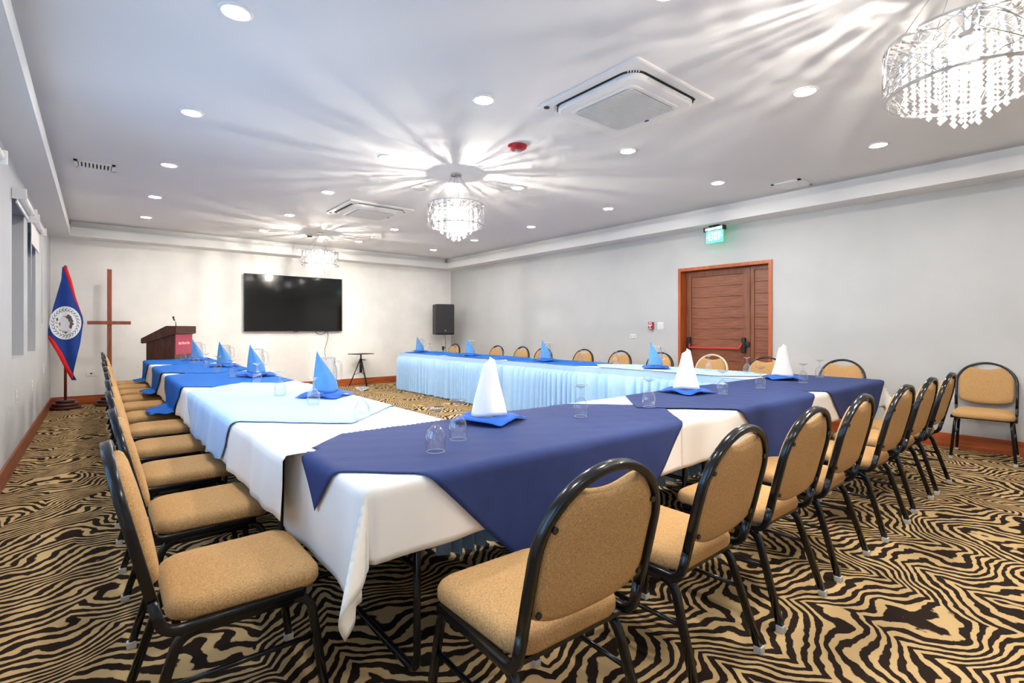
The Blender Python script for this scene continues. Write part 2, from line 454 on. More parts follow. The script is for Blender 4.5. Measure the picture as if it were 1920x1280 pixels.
# door
d = structure(empty('door_1', (XR, (DY0 + DY1) / 2, 0)))
hw = (DY1 - DY0) / 2
def part(name, m, parent, *boxes, bev=0):
    mb = MB()
    for b in boxes: (mb.bevbox(*b, bev) if bev else mb.box(*b))
    return mb.build(name, m, parent)
CW = .045
part('jamb', M['casing'], d, (-.02, .20, -hw, -hw + CW, 0, DZ))
part('jamb', M['casing'], d, (-.02, .20, hw - CW, hw, 0, DZ))
part('head_casing', M['casing'], d, (-.02, .20, -hw + CW, hw - CW, DZ - CW, DZ))
def leaf(name, y0, y1, stile, parent):
    z1 = DZ - CW - .006; x0, x1 = .13, .175
    lf = part(name, M['doorv'], parent, (x0, x1, y0, y0 + stile, .01, z1), (x0, x1, y1 - stile, y1, .01, z1),
              (x0, x1, y0 + stile, y1 - stile, z1 - stile, z1), (x0, x1, y0 + stile, y1 - stile, .01, .01 + stile * 1.6))
    part('added_backing', M['dark'], lf, (x1 - .012, x1 - .002, y0 + stile - .002, y1 - stile + .002, .012, z1 - .002))  # dark panel added to keep outside light out of the plank gaps
    za, zb = .01 + stile * 1.6, z1 - stile; n = 12; hgt = (zb - za) / n
    pm = MB(); pm.bevbox(0, .022, y0 + stile + .001, y1 - stile - .001, .002, hgt - .002, .003); me = pm.mesh('plank', M['door'])
    for k in range(n):
        p = link('plank', me, lf); p.location = (x0 + .014, 0, za + k * hgt)
    return lf
part('light_blocker', M['dark'], d, (.18, .20, -hw + CW, hw - CW, 0, DZ - CW))  # unseen board added to stop outside light showing round the leaves
part('door_stop', M['doorv'], d, (.12, .18, -.345, -.325, 0, DZ - CW))
leaf('door_leaf', -.322, hw - CW - .003, .085, d)
leaf('side_leaf', -hw + CW + .003, -.348, .05, d)
pb = empty('panic_bar', (.13, 0, 1.0)); pb.parent = d
barm = MB(); barm.tube(fillet([(-.03, .58, .03), (-.07, .56, -.03), (-.07, -.22, -.03), (-.03, -.25, .06)], .03), .014, 10); barm.build('push_bar', M['red_bar'], pb)
for yy in (.595, -.262):
    part('end_bracket', M['blackp'], pb, (-.045, 0, yy - .028, yy + .028, -.09, .13), bev=.012)
part('latch', M['blackp'], pb, (-.035, 0, -.345, -.29, .0, .07), bev=.006)

# ------------------------------------------------------------------ ceiling fixtures
GX = [.58, 2.24, 3.96, 5.64]; GY = [-.1, 1.49, 3.07, 4.72, 6.38, 8.03, 9.58]
trim = MB(); trim.lathe([(.062, -.002), (.066, -.010), (.082, -.008), (.088, 0.0)], 28); trim_me = trim.mesh('trim_ring', M['white_plastic'])
lens = MB(); lens.disc(.063, -.004, 20, up=False); lens_me = lens.mesh('lens', M['lens'])
COLN = ['left-hand', 'left-centre', 'right-centre', 'right-hand']
for ci, gx in enumerate(GX):
    for ri, gy in enumerate(GY):
        if (ci, ri) in ((0, 1), (0, 0)) and False: continue
        o = empty('downlight', (gx, gy, ZC)); link('trim_ring', trim_me, o); link('lens', lens_me, o)
        tag(o, 'round lit recessed downlight in the %s line of the ceiling, %s from the back wall' % (COLN[ci], ORD[len(GY) - 1 - ri]), 'downlight', 'recessed ceiling downlights')

def chandelier(loc, zoff, label):
    root = empty('chandelier', (loc[0], loc[1], ZC)); rnd = random.Random(int(loc[1] * 100))
    R = .31; zb, zt = -.58 + zoff, -.35 + zoff; zp = zt - .02
    m = MB(); m.lathe([(0, 0), (.062, 0), (.062, -.02), (.0, -.022)], 24, smooth=False); m.build('canopy', M['chrome'], root)
    for k in range(4):
        a = PI / 4 + k * PI / 2
        m = MB(); m.tube([(.03 * math.cos(a), .03 * math.sin(a), -.02), (.29 * math.cos(a), .29 * math.sin(a), zt)], .0018, 6); m.build('suspension_wire', M['steel'], root)
    for z in (zt, zb):
        m = MB(); m.lathe([(R - .012, z - .006), (R + .003, z - .006), (R + .003, z + .006), (R - .012, z + .006), (R - .012, z - .006)], 48, smooth=False); m.build('hoop', M['chrome'], root)
    m = MB(); m.lathe([(0, zp), (.10, zp), (.10, zp - .012), (0, zp - .012)], 36, smooth=False); m.build('top_plate', M['chrome'], root)
    for k in range(4):
        a = PI / 4 + k * PI / 2; m = MB(); m.tube([(.095 * math.cos(a), .095 * math.sin(a), zp - .006), ((R - .008) * math.cos(a), (R - .008) * math.sin(a), zt)], .004, 6); m.build('spoke', M['chrome'], root)
    m = MB()
    for k in range(85):
        a = rnd.uniform(0, 2 * PI); da = rnd.choice((-1, 1)) * rnd.uniform(.15, 1.3); bow = rnd.uniform(-.35, .35)
        z0, z1 = (zt, zb) if rnd.random() < .6 else (rnd.uniform(zb, zt), rnd.choice((zb, zt)))
        rr = R + rnd.uniform(-.006, .002); pts = []
        for i in range(9):
            t = i / 8; an = a + da * t + bow * math.sin(PI * t)
            pts.append((rr * math.cos(an), rr * math.sin(an), z0 + (z1 - z0) * t))
        m.tube(pts, rnd.choice((.0012, .002, .0035)), 5, cap=False)
    m.build('wire_shade', M['chrome'], root)
    m = MB()
    for k in range(60):
        a = 2 * PI * k / 60 + rnd.uniform(-.06, .06); da = rnd.uniform(-.2, .2); r0 = rnd.uniform(.095, .15); w = rnd.choice((.005, .010, .017)); vs = []
        for q in range(6):
            t = q / 5; r_ = r0 + (R - .008 - r0) * t; an = a + da * t * t
            for sg in (-1, 1): vs.append((r_ * math.cos(an) - sg * w / 2 * math.sin(an), r_ * math.sin(an) + sg * w / 2 * math.cos(an), zt - .004 - .012 * (1 - t)))
        m.add(vs, [(2 * q, 2 * q + 1, 2 * q + 3, 2 * q + 2) for q in range(5)])
    m.build('streak_ribbons', M['chrome'], root)  # ribbons added across the top to cast light streaks on the ceiling
    bm = MB(); bb = bmesh.new(); bmesh.ops.create_icosphere(bb, subdivisions=1, radius=.013); bb.verts.index_update()
    bm.add([v.co[:] for v in bb.verts], [[v.index for v in f.verts] for f in bb.faces]); bb.free(); bme = bm.mesh('bulb', M['bulb'])
    for k in range(3):
        a = .3 + k * 2 * PI / 3; b = link('bulb', bme, root); b.location = (0, 0, zp - .07 - .045 * k)
        s = MB(); s.tube([(b.location.x, b.location.y, zp - .012), (b.location.x, b.location.y, zp - .055)], .006, 8); s.build('bulb_socket', M['chrome'], root) if k == 0 else None
    for (r, zend, n) in ((.045, -.735, 5), (.10, -.69, 9), (.165, -.64, 13), (.225, -.59, 17)):
        z0 = zp - .012 if r < .09 else zt - .022
        L_ = z0 - (zend + zoff); nb = int(L_ / .024); pr = [(.0015, 0)]
        for q in range(nb):
            zz = -q * .024; pr += [(.0018, zz - .003), (.0095, zz - .012), (.0018, zz - .021)]
        pr += [(.002, -nb * .024), (.012, -nb * .024 - .014), (.0, -nb * .024 - .028)]
        sm = MB(); sm.lathe(pr, 6, smooth=False); sme = sm.mesh('crystal_strand', M['crystal'])
        for k in range(n):
            a = 2 * PI * k / n + r * 7; st = link('crystal_strand', sme, root); st.location = (r * math.cos(a), r * math.sin(a), z0)
    tag(root, label, 'chandelier', 'drum chandeliers')
chandelier((3.08, 4.74), 0, 'lit drum chandelier with wire shade and crystal strands hanging mid-ceiling')
chandelier((3.08, 9.16), 0, 'smallest lit crystal drum chandelier hanging near the television wall')
chandelier((3.06, .47), -.05, 'large lit crystal drum chandelier with wire shade at the upper right, nearest the camera')

def ac_unit(loc, label):
    o = empty('air_conditioner', (loc[0], loc[1], ZC))
    def rrect(h, r, z, n=8):
        pts = []
        for (cx_, cy_, a0) in ((h - r, h - r, 0), (-h + r, h - r, PI / 2), (-h + r, -h + r, PI), (h - r, -h + r, 1.5 * PI)):
            for k in range(n + 1):
                a = a0 + k * PI / 2 / n; pts.append((cx_ + r * math.cos(a), cy_ + r * math.sin(a), z))
        return pts
    def slab(name, rings, m, cap=True):
        mb = MB(); n = len(rings[0]); vs = [p for r in rings for p in r]
        fs = [(k * n + i, (k + 1) * n + i, (k + 1) * n + (i + 1) % n, k * n + (i + 1) % n) for k in range(len(rings) - 1) for i in range(n)]
        if cap: fs.append(tuple((len(rings) - 1) * n + i for i in range(n)))
        mb.add(vs, fs); return mb.build(name, m, o)
    slab('ceiling_panel', [rrect(.475, .03, 0), rrect(.475, .03, -.012), rrect(.465, .03, -.018)], M['white_plastic'])
    slab('outlet_gap', [rrect(.405, .12, -.017), rrect(.405, .12, -.021)], M['dark'])
    slab('fascia', [rrect(.385, .11, -.018), rrect(.385, .11, -.045), rrect(.37, .10, -.055)], M['white_plastic'])
    slab('intake_frame', [rrect(.30, .07, -.053), rrect(.30, .07, -.060), rrect(.295, .07, -.062)], M['white_plastic'])
    slab('intake_grille', [rrect(.27, .06, -.060), rrect(.27, .06, -.0645)], M['grille'])
    bars = MB()
    for k in range(-17, 18):
        t = k * .0152; bars.box(t - .0028, t + .0028, -.262, .262, -.068, -.0645); bars.box(-.262, .262, t - .0028, t + .0028, -.068, -.0645)
    gm = bars.build('grille_mesh', M['white_plastic'], o); gm['kind'] = 'stuff'
    for k in range(4):
        l = MB(); l.bevbox(-.235, .235, .345, .395, -.044, -.034, .004); lo = l.build('louvre', M['white_plastic'], o); lo.rotation_euler = (0, 0, k * PI / 2)
        for q in range(5):
            v = MB(); v.box(-.004, .004, -.012, .012, -.024, -.0205); vo = v.build('corner_vent', M['white_plastic'], o)
            a = PI / 4 + k * PI / 2 + (q - 2) * .035; vo.location = (.52 * math.cos(a), .52 * math.sin(a), 0); vo.rotation_euler = (0, 0, a - PI / 2)
    s = MB(); s.lathe([(.0, -.024), (.022, -.024), (.022, -.018)], 16); so = s.build('sensor', M['dark'], o); so.location = (-.43, .40, 0)
    b = MB(); b.lathe([(.0, -.066), (.02, -.066), (.02, -.06)], 16); bo = b.build('badge', M['blue_logo'], o); bo.location = (.285, -.0, 0); bo.scale = (.5, 1, 1)
    tag(o, label, 'air conditioner', 'ceiling cassette air conditioners')
ac_unit((3.10, 2.44), 'large white square ceiling air conditioner cassette nearest the camera')
ac_unit((3.07, 7.01), 'white square ceiling air conditioner cassette between the two farther chandeliers')

o = empty('fire_alarm_strobe', (3.05, 3.645, ZC))
m = MB(); m.lathe([(0, -.04), (.06, -.04), (.085, -.025), (.09, 0)], 28); m.build('housing', M['red'], o)
m = MB(); m.bevbox(-.03, .03, -.02, .02, -.062, -.038, .006); m.build('strobe_lens', M['clear_plastic'], o)
tag(o, 'round red fire alarm strobe on the ceiling with a clear lens', 'alarm')
o = empty('ceiling_speaker', (3.05, 5.507, ZC))
m = MB(); m.lathe([(0, -.006), (.085, -.006), (.088, -.011), (.105, -.009), (.108, 0)], 32); m.build('rim', M['white_plastic'], o)
m = MB(); m.lathe([(0, -.0085), (.084, -.0085), (.084, -.006)], 32); m.build('grille', M['soffit'], o)
tag(o, 'flat round white ceiling plate beside the middle chandelier', 'ceiling speaker')
o = empty('smoke_detector', (3.0, 9.5, ZC))
m = MB(); m.lathe([(0, -.05), (.03, -.05), (.04, -.02), (.055, -.012), (.055, 0)], 24); m.build('body', M['white_plastic'], o)
m = MB(); m.lathe([(.041, -.022), (.041, -.034), (.033, -.046)], 24); m.build('vent_band', M['dark'], o)
tag(o, 'small smoke detector on the ceiling near the farthest chandelier', 'detector')
def vent(x0, x1, y0, y1, n, label, slat_axis):
    o = empty('ceiling_vent', ((x0 + x1) / 2, (y0 + y1) / 2, ZC)); a, b = (x1 - x0) / 2, (y1 - y0) / 2
    part('frame', M['white_plastic'], o, (-a, a, -b, -b + .03, -.014, 0), (-a, a, b - .03, b, -.014, 0), (-a, -a + .03, -b, b, -.014, 0), (a - .03, a, -b, b, -.014, 0))
    part('backing', M['dark'], o, (-a + .03, a - .03, -b + .03, b - .03, -.003, -.001))
    for k in range(n):
        t = -a + .045 + (2 * a - .09) * k / (n - 1)
        part('slat', M['white_plastic'], o, (t - .009, t + .009, -b + .03, b - .03, -.012, -.005))
    tag(o, label, 'vent', 'ceiling vents')
vent(-.185, .15, 6.755, 7.03, 9, 'white slatted ceiling vent near the left wall', 'y')
vent(6.205, 6.55, 2.39, 2.71, 14, 'white square return-air vent on the ceiling near the right wall', 'y')

# exit sign hung under the right-hand soffit
o = empty('exit_sign', (6.80, 3.75, ZS), -.10)
part('mount', M['blackp'], o, (-.035, .035, -.07, .07, -.022, 0))
m = MB(); m.bevbox(-.03, .03, -.145, .145, -.075, -.022, .01); m.build('housing', M['steel'], o)
for yy in (-.152, .152): part('end_cap', M['blackp'], o, (-.034, .034, yy - .008, yy + .008, -.08, -.018))
m = MB(); m.bevbox(-.004, .004, -.135, .135, -.245, -.075, .001); m.build('acrylic_panel', M['exit_panel'], o)
t = text_mesh('EXIT', .155, M['exit_text'], 'lettering', o, .0015, True, sx=.62); t.rotation_euler = (PI / 2, 0, -PI / 2); t.location = (-.0065, 0, -.162)
for sgn, ch in ((1, '<'), (-1, '>')):
    t = text_mesh(ch, .07, M['exit_text'], 'chevron', o, .001); t.rotation_euler = (PI / 2, 0, -PI / 2); t.location = (-.0065, sgn * .112, -.165)
tag(o, 'green glowing EXIT sign hanging above the wooden door', 'exit sign')

# ------------------------------------------------------------------ wall devices
def plate(name, loc, rz, w, h, label, cat, kind):
    o = empty(name, loc, rz)          # local: x across, -y out of the wall
    m = MB(); m.bevbox(-w / 2, w / 2, -.008, 0, -h / 2, h / 2, .003); m.build('cover_plate', M['white_plastic'], o)
    if kind == 'outlet':
        for sx in (-.25, .25):
            m = MB(); m.bevbox(w * sx - .014 if w > h else -.014, w * sx + .014 if w > h else .014, -.0105, -.006, -.018 if w > h else h * sx - .016, .018 if w > h else h * sx + .016, .002); m.build('socket', M['clear_plastic'], o)
    if kind == 'switch':
        for sx in (-.25, .25):
            m = MB(); m.bevbox(w * sx - .022, w * sx + .022, -.013, -.006, -.035, .035, .003); m.build('rocker', M['soffit'], o)
    if kind == 'jack':
        m = MB(); m.bevbox(-.016, .016, -.0105, -.006, -.01, .01, .002); m.build('jack', M['dark'], o)
    tag(o, label, cat); return o
plate('light_switch', (XR, 4.763, 1.30), -PI / 2, .115, .12, 'white double light switch on the right wall beside the red fire pull', 'switch', 'switch')
plate('wall_outlet', (XR, 5.305, 1.13), -PI / 2, .115, .072, 'white wide outlet plate on the right wall left of the fire pull', 'outlet', 'outlet')
plate('wall_outlet', (XR, 1.235, .52), -PI / 2, .125, .08, 'white wide outlet plate low on the right wall near the lone chair', 'outlet', 'outlet')
plate('wall_outlet', (XL, 6.561, .624), PI / 2, .075, .12, 'white outlet plate on the left wall, nearest of three', 'outlet', 'outlet')
plate('wall_outlet', (XL, 7.992, .60), PI / 2, .075, .12, 'white outlet plate on the left wall, middle of three', 'outlet', 'outlet')
plate('wall_outlet', (XL, 9.60, .70), PI / 2, .075, .12, 'white outlet plate on the left wall nearest the flag', 'outlet', 'outlet')
plate('wall_outlet', (-.078, YB, .51), 0, .13, .08, 'white socket plate on the back wall between flag and cross', 'outlet', 'jack')
o = empty('fire_pull_station', (XR, 4.934, 1.305), -PI / 2)
m = MB(); m.bevbox(-.042, .042, -.04, 0, -.06, .06, .006); m.build('housing', M['red'], o)
part('pull_handle', M['white_plastic'], o, (-.035, .035, -.052, -.04, .0, .018), (-.009, .009, -.052, -.04, -.03, .0), bev=.002)
for zz in (.043, -.045): part('printed_band', M['white_plastic'], o, (-.028, .028, -.0412, -.0395, zz - .006, zz + .006))
tag(o, 'small red fire alarm pull station with white T handle on right wall', 'fire alarm')

# ------------------------------------------------------------------ back-wall things
o = empty('television', (3.171, YB, 1.205))
m = MB(); m.bevbox(-.965, .965, -.075, -.04, 0, 1.132, .006); m.build('casing', M['blackp'], o)
m = MB(); m.box(-.955, .955, -.0765, -.0755, .014, 1.122); m.build('screen', M['screen'], o)
part('wall_mount', M['blackp'], o, (-.3, .3, -.04, 0, .3, .8))
m = MB(); m.bevbox(-.05, .05, -.075, -.06, -.012, 0, .003); m.build('sensor_bump', M['blackp'], o)
m = MB(); m.tube([(.40, -.03, .02), (.44, -.03, -.05), (.52, -.03, -.07), (.60, -.03, -.05), (.64, -.03, .01)], .006, 6); m.build('cable', M['blackp'], o)
m = MB(); m.tube([(.66, -.03, .02), (.68, -.025, -.1), (.66, -.02, -.22), (.615, -.02, -.36), (.61, -.02, -.48), (.635, -.02, -.58)], .004, 6); m.tube([(.635, -.02, -.57), (.638, -.02, -.61)], .009, 8); m.build('hanging_cord', M['blackp'], o)
tag(o, 'large black flat-screen television mounted on the white back wall', 'television')

o = empty('speaker_stand', (6.42, 10.45, 0))
m = MB(); m.tube([(0, 0, .32), (0, 0, .80)], .019, 12); m.build('pole', M['steel'], o)
m = MB(); m.tube([(0, 0, .80), (0, 0, 1.112)], .016, 12); m.build('upper_pole', M['white_plastic'], o)
m = MB(); m.tube([(0, 0, .76), (0, 0, .84)], .028, 12); m.build('collar', M['blackp'], o)
m = MB(); m.tube([(.02, 0, .80), (.06, 0, .80)], .012, 8); m.build('knob', M['blackp'], o)
m = MB(); m.tube([(0, 0, .42), (0, 0, .52)], .03, 12); m.build('leg_hub', M['blackp'], o)
for k in range(3):
    a = k * 2 * PI / 3 + .5; m = MB(); m.tube([(.02 * math.cos(a), .02 * math.sin(a), .47), (.42 * math.cos(a), .42 * math.sin(a), .012)], .012, 8); m.build('leg', M['steel'], o)
tag(o, 'silver tripod speaker stand in the back right corner', 'stand')
o = empty('loudspeaker', (6.42, 10.43, 1.115), -.30)
m = MB(); m.bevbox(-.225, .225, -.17, .19, 0, .725, .025); m.build('cabinet', M['blackp'], o)
m = MB(); m.bevbox(-.205, .205, -.182, -.168, .03, .70, .006); m.build('front_grille', M['speaker'], o)
m = MB(); m.bevbox(-.015, .015, -.186, -.181, .085, .11, .002); m.build('badge', M['grille'], o)
m = MB(); m.tube([(.05, .05, 0), (.07, .06, -.25), (.09, .1, -.5), (.1, .12, -.7)], .005, 6); m.build('power_cord', M['blackp'], o)
tag(o, 'black loudspeaker on a pole in the back right corner', 'loudspeaker')

o = empty('projector_stand', (4.46, 10.66, 0), .25)
m = MB(); m.bevbox(-.22, .22, -.17, .17, .70, .715, .004); m.build('tray', M['blackp'], o)
m = MB(); m.tube([(0, 0, .52), (0, 0, .70)], .016, 10); m.build('post', M['blackp'], o)
m = MB(); m.tube([(0, 0, .30), (0, 0, .60)], .03, 10); m.build('column', M['blackp'], o)
m = MB(); m.tube([(.03, 0, .58), (.10, -.03, .57)], .009, 8); m.build('crank', M['blackp'], o)
for k, a in enumerate((2.6, 4.6, .35)):
    m = MB(); m.tube([(.02 * math.cos(a), .02 * math.sin(a), .58), (.24 * math.cos(a), .24 * math.sin(a), .014)], .016 if k == 1 else .011, 8); m.build('leg', M['blackp'], o)
    m = MB(); m.tube([(0, 0, .31), (.14 * math.cos(a), .14 * math.sin(a), .26)], .005, 6); m.build('brace', M['blackp'], o)
tag(o, 'small black tripod stand with a flat tray against the back wall', 'stand')

# wooden cross on a stepped base
def stepped_base(m, rs=(.19, .165, .12), hs=(.05, .05, .045)):
    z = 0
    for r, h in zip(rs, hs):
        m.lathe([(0, z), (r - .01, z), (r, z + .012), (r, z + h - .012), (r - .012, z + h), (0, z + h)], 32); z += h
    return z
o = empty('wooden_cross', (.155, 10.62, 0))
m = MB(); stepped_base(m); m.build('base', M['mahog'], o)
part('upright', M['cross'], o, (-.03, .03, -.022, .022, .145, 2.23), bev=.004)
part('crossbeam', M['cross'], o, (-.28, .28, -.048, -.022, 1.325, 1.38), bev=.004)
tag(o, 'tall slim wooden cross standing on a dark round base by the back wall', 'cross')

# national flag on a pole
FX, FY = -.385, 10.55
o = empty('flag_pole', (FX, FY, 0))
m = MB(); stepped_base(m); m.build('base', M['mahog'], o)
m = MB(); m.tube([(0, 0, .145), (0, 0, 2.18)], .019, 12); m.build('pole', M['cross'], o)
m = MB(); m.lathe([(.0, 2.25), (.02, 2.235), (.024, 2.21), (.015, 2.18)], 12); m.build('finial', M['cross'], o)
tag(o, 'wooden flag pole on a dark stepped round base in the corner', 'flag pole')
f_ = empty('flag', (FX, FY - .03, 0))
ZTOP, ZBOT = 2.215, .45
LEFT = [(2.215, -.035), (2.02, -.045), (1.60, -.135), (1.25, -.195), (1.10, -.195), (.90, -.10), (.62, .0), (.45, .075)]
RIGHT = [(2.215, .02), (2.02, .075), (1.75, .125), (1.45, .205), (1.36, .215), (1.0, .175), (.60, .10), (.45, .085)]
def interp(tab, z):
    for (z1, a), (z0, b) in zip(tab, tab[1:]):
        if z >= z0: t = (z - z0) / (z1 - z0); return b + (a - b) * t
    return tab[-1][1]
def flag_y(x, z):
    return -.035 + .018 * math.sin(x * 26 + z * 2.1) * min(1, (2.3 - z)) - .012 * math.sin(x * 9 - z * 3)
def flag_pt(x, z, off=0): return (x, flag_y(x, z) - off, z)
NU, NV = 22, 60
parts_ = {'blue_field': MB(), 'lower_red_stripe': MB(), 'upper_red_stripe': MB()}
def fcoord(i, j):
    z = ZTOP + (ZBOT - ZTOP) * j / NV; a, b = interp(LEFT, z), interp(RIGHT, z)
    lw = .052 if z < 1.13 else 0.; uw = .03 if z > 1.45 else 0.
    if z < 1.13: lw = min(.06, (1.14 - z) * .5 + .03)
    if z > 1.45: uw = min(.045, (z - 1.45) * .09)
    us = [a, a + lw] + [a + lw + (b - uw - a - lw) * k / (NU - 2) for k in range(1, NU - 2)] + [b - uw, b]
    return us[i], z
for j in range(NV):
    for i in range(NU):
        q = [fcoord(i, j), fcoord(i, j + 1), fcoord(i + 1, j + 1), fcoord(i + 1, j)]
        if abs(q[0][0] - q[3][0]) + abs(q[1][0] - q[2][0]) < 2e-4: continue
        k = 'lower_red_stripe' if i == 0 else ('upper_red_stripe' if i == NU - 1 else 'blue_field')
        parts_[k].add([flag_pt(*p) for p in q], [(0, 1, 2, 3)], True)
for k, mb in parts_.items():
    ob = mb.build(k, M['flag_blue'] if k == 'blue_field' else M['flag_red'], f_)
    bm = bmesh.new(); bm.from_mesh(ob.data); bmesh.ops.remove_doubles(bm, verts=bm.verts[:], dist=1e-5); bm.to_mesh(ob.data); bm.free()
    md = ob.modifiers.new('thickness', 'SOLIDIFY'); md.thickness = .003
EC = (.005, 1.345)
def emblem(name, m, polys, off):
    mb = MB()
    for poly in polys:
        mb.add([flag_pt(EC[0] + x * 1.08, EC[1] + z * 1.5, off) for x, z in poly], [tuple(range(len(poly)))])
    return mb.build(name, m, f_)
def circ(cx_, cz, rx, rz, n=14, rot=0):
    return [(cx_ + rx * math.cos(a) * math.cos(rot) - rz * math.sin(a) * math.sin(rot), cz + rx * math.cos(a) * math.sin(rot) + rz * math.sin(a) * math.cos(rot)) for a in (2 * PI * k / n for k in range(n))]
# white disc as rings so that it follows the folds
mb = MB(); NR, NA = 6, 40; vs = []
for r in range(NR + 1):
    for k in range(NA):
        a = 2 * PI * k / NA; vs.append(flag_pt(EC[0] + .186 * r / NR * math.cos(a), EC[1] + .258 * r / NR * math.sin(a), .005))
mb.add(vs, [(r * NA + k, (r + 1) * NA + k, (r + 1) * NA + (k + 1) % NA, r * NA + (k + 1) % NA) for r in range(NR) for k in range(NA)], True)
mb.build('white_disc', M['flag_white'], f_)
lv = []
for k in range(25):
    a = 2 * PI * k / 25 + .12; ca, sa = math.cos(a), math.sin(a)
    for sgn in (-1, 1):
        bx_, bz_ = .135 * ca, .135 * sa; tx, tz = -sa, ca
        ex, ez = bx_ - tx * .026 + ca * sgn * .016, bz_ - tz * .026 + sa * sgn * .016
        lv.append([(bx_ + tx * .004, bz_ + tz * .004), (ex + ca * .004 * sgn, ez + sa * .004 * sgn), (ex - tx * .004, ez - tz * .004), (bx_ - tx * .008, bz_ - tz * .008)])
emblem('wreath', M['leaf'], lv, .0065)
emblem('shield_ground', M['emblem_grey'], [circ(0, -.01, .08, .088, 18)], .0065)
emblem('tree', M['emblem_dark'], [circ(x, z, .016, .014, 8) for x, z in ((.03, .075), (.05, .062), (.035, .048), (.06, .04), (.045, .025), (.07, .02), (.06, .0), (.075, -.01), (.06, -.02), (.02, .06))], .008)
emblem('shield_red', M['emblem_red'], [[(.035, -.03), (.075, -.025), (.065, -.06), (.045, -.055)]], .008)
emblem('figure', M['emblem_skin'], [[(-.03, .075), (.01, .07), (.005, .04), (-.02, .045)], circ(.0, -.035, .012, .008, 8)], .008)
emblem('shield_blue', M['emblem_blue'], [[(-.075, .0), (-.05, .005), (-.01, -.055), (-.015, -.075), (-.06, -.04)]], .008)
emblem('scroll', M['emblem_tan'], [circ(x, z, .016, .008, 8, -.6) for x, z in ((-.1, -.0), (-.09, -.04), (-.06, -.075), (-.03, -.09))], .0075)
emblem('foliage', M['leaf'], [circ(-.09, .035, .012, .018, 8), circ(-.0, -.095, .016, .014, 8)], .008)
tag(f_, 'blue flag with red edges and a white wreathed crest hanging from the corner pole', 'flag')

# lectern
o = empty('lectern', (.93, 10.03, 0), 1.0)      # local -y is the signed front
W2, D2 = .28, .21
m = MB()
vs = [(-W2, -D2, 0), (W2, -D2, 0), (W2, D2, 0), (-W2, D2, 0), (-W2, -D2, 1.18), (W2, -D2, 1.18), (W2, D2, 1.03), (-W2, D2, 1.03)]
m.add(vs, [(0, 3, 2, 1), (4, 5, 6, 7), (0, 1, 5, 4), (1, 2, 6, 5), (2, 3, 7, 6), (3, 0, 4, 7)]); m.build('body', M['mahog'], o)
m = MB(); W3 = .315
prof = [(-.25, 1.18), (-.25, 1.30), (-.10, 1.30), (.27, 1.10), (.27, 1.03), (.25, 1.02)]
vs = [(sx * W3, y, z) for sx in (-1, 1) for y, z in prof]; n = len(prof)
m.add(vs, [tuple(range(n)), tuple(range(2 * n - 1, n - 1, -1))] + [(i, i + n, (i + 1) % n + n, (i + 1) % n) for i in range(n)]); m.build('reading_desk', M['mahog'], o)
part('plinth', M['mahog'], o, (-.30, .30, -.23, .23, 0, .07), bev=.006)
sg = part('sign_panel', M['sign'], o, (-.262, .262, -D2 - .006, -D2 - .001, .84, 1.165))
t = text_mesh('Belize Biltmore Plaza', .062, M['sign_text'], 'lettering', sg, .0006, True, sx=.66); t.rotation_euler = (PI / 2, 0, 0); t.location = (0, -D2 - .0072, 1.02)
m = MB(); m.tube([(.02, -.08, 1.30), (.02, -.075, 1.36), (.01, -.06, 1.40)], .008, 8); m.build('gooseneck', M['chrome'], o)
m = MB(); m.tube([(.01, -.06, 1.395), (.0, -.05, 1.43)], .012, 8); m.tube([(-.03, -.06, 1.44), (.03, -.04, 1.45)], .014, 8); m.build('microphone_clip', M['blackp'], o)
tag(o, 'dark mahogany lectern with a crimson lettered panel and microphone clip', 'lectern')

# ------------------------------------------------------------------ tables, cloths, skirts
EX0, EX1 = .57, 1.42          # left arm x
NY0, NY1 = 1.50, 2.30         # near arm y
RX0, RX1 = 4.87, 5.62         # right arm x
def table(x0, x1, y0, y1, label, group, along):
    o = empty('folding_table', ((x0 + x1) / 2, (y0 + y1) / 2, 0)); a, b = (x1 - x0) / 2 - .012, (y1 - y0) / 2 - .012
    part('tabletop', M['table'], o, (-a, a, -b, b, ZT - .03, ZT - .002), bev=.004)
    L_ = a if along == 'x' else b; S_ = (b if along == 'x' else a) - .09
    for sgn in (-1, 1):
        t = sgn * (L_ - .22)
        def P3(l, s, z): return (l, s, z) if along == 'x' else (s, l, z)
        m = MB()
        m.tube(fillet([P3(t, -S_, ZT - .032), P3(t, -S_, .03), P3(t, S_, .03), P3(t, S_, ZT - .032)], .05), .014, 8); m.build('leg_frame', M['black'], o)
        m = MB(); m.tube([P3(t, -S_, .40), P3(t, S_, .40)], .011, 8); m.build('cross_bar', M['black'], o)
        m = MB(); m.tube([P3(t, 0, .40), P3(t - sgn * .33, 0, ZT - .032)], .011, 8); m.build('brace', M['black'], o)
    return tag(o, label, 'table', group)
def split(a, b, n): return [(a + (b - a) * i / n, a + (b - a) * (i + 1) / n) for i in range(n)]
near_t = split(.645, 5.74, 3); left_t = split(NY1 + .002, 9.60, 4); right_t = split(NY1 + .002, 9.58, 4)
for i, (a, b) in enumerate(near_t): table(a, b, NY0, NY1, 'black-legged folding table under the navy cloths, %s from the left' % ORD[i], 'tables of the near arm', 'x')
for i, (a, b) in enumerate(left_t): table(EX0, EX1, a, b, 'folding table under the left run of cloths, %s from the camera' % ORD[i], 'tables of the left arm', 'y')
for i, (a, b) in enumerate(right_t): table(RX0, RX1, a, b, 'folding table behind the pleated skirt of the right run, %s from the camera' % ORD[i], 'tables of the right arm', 'y')

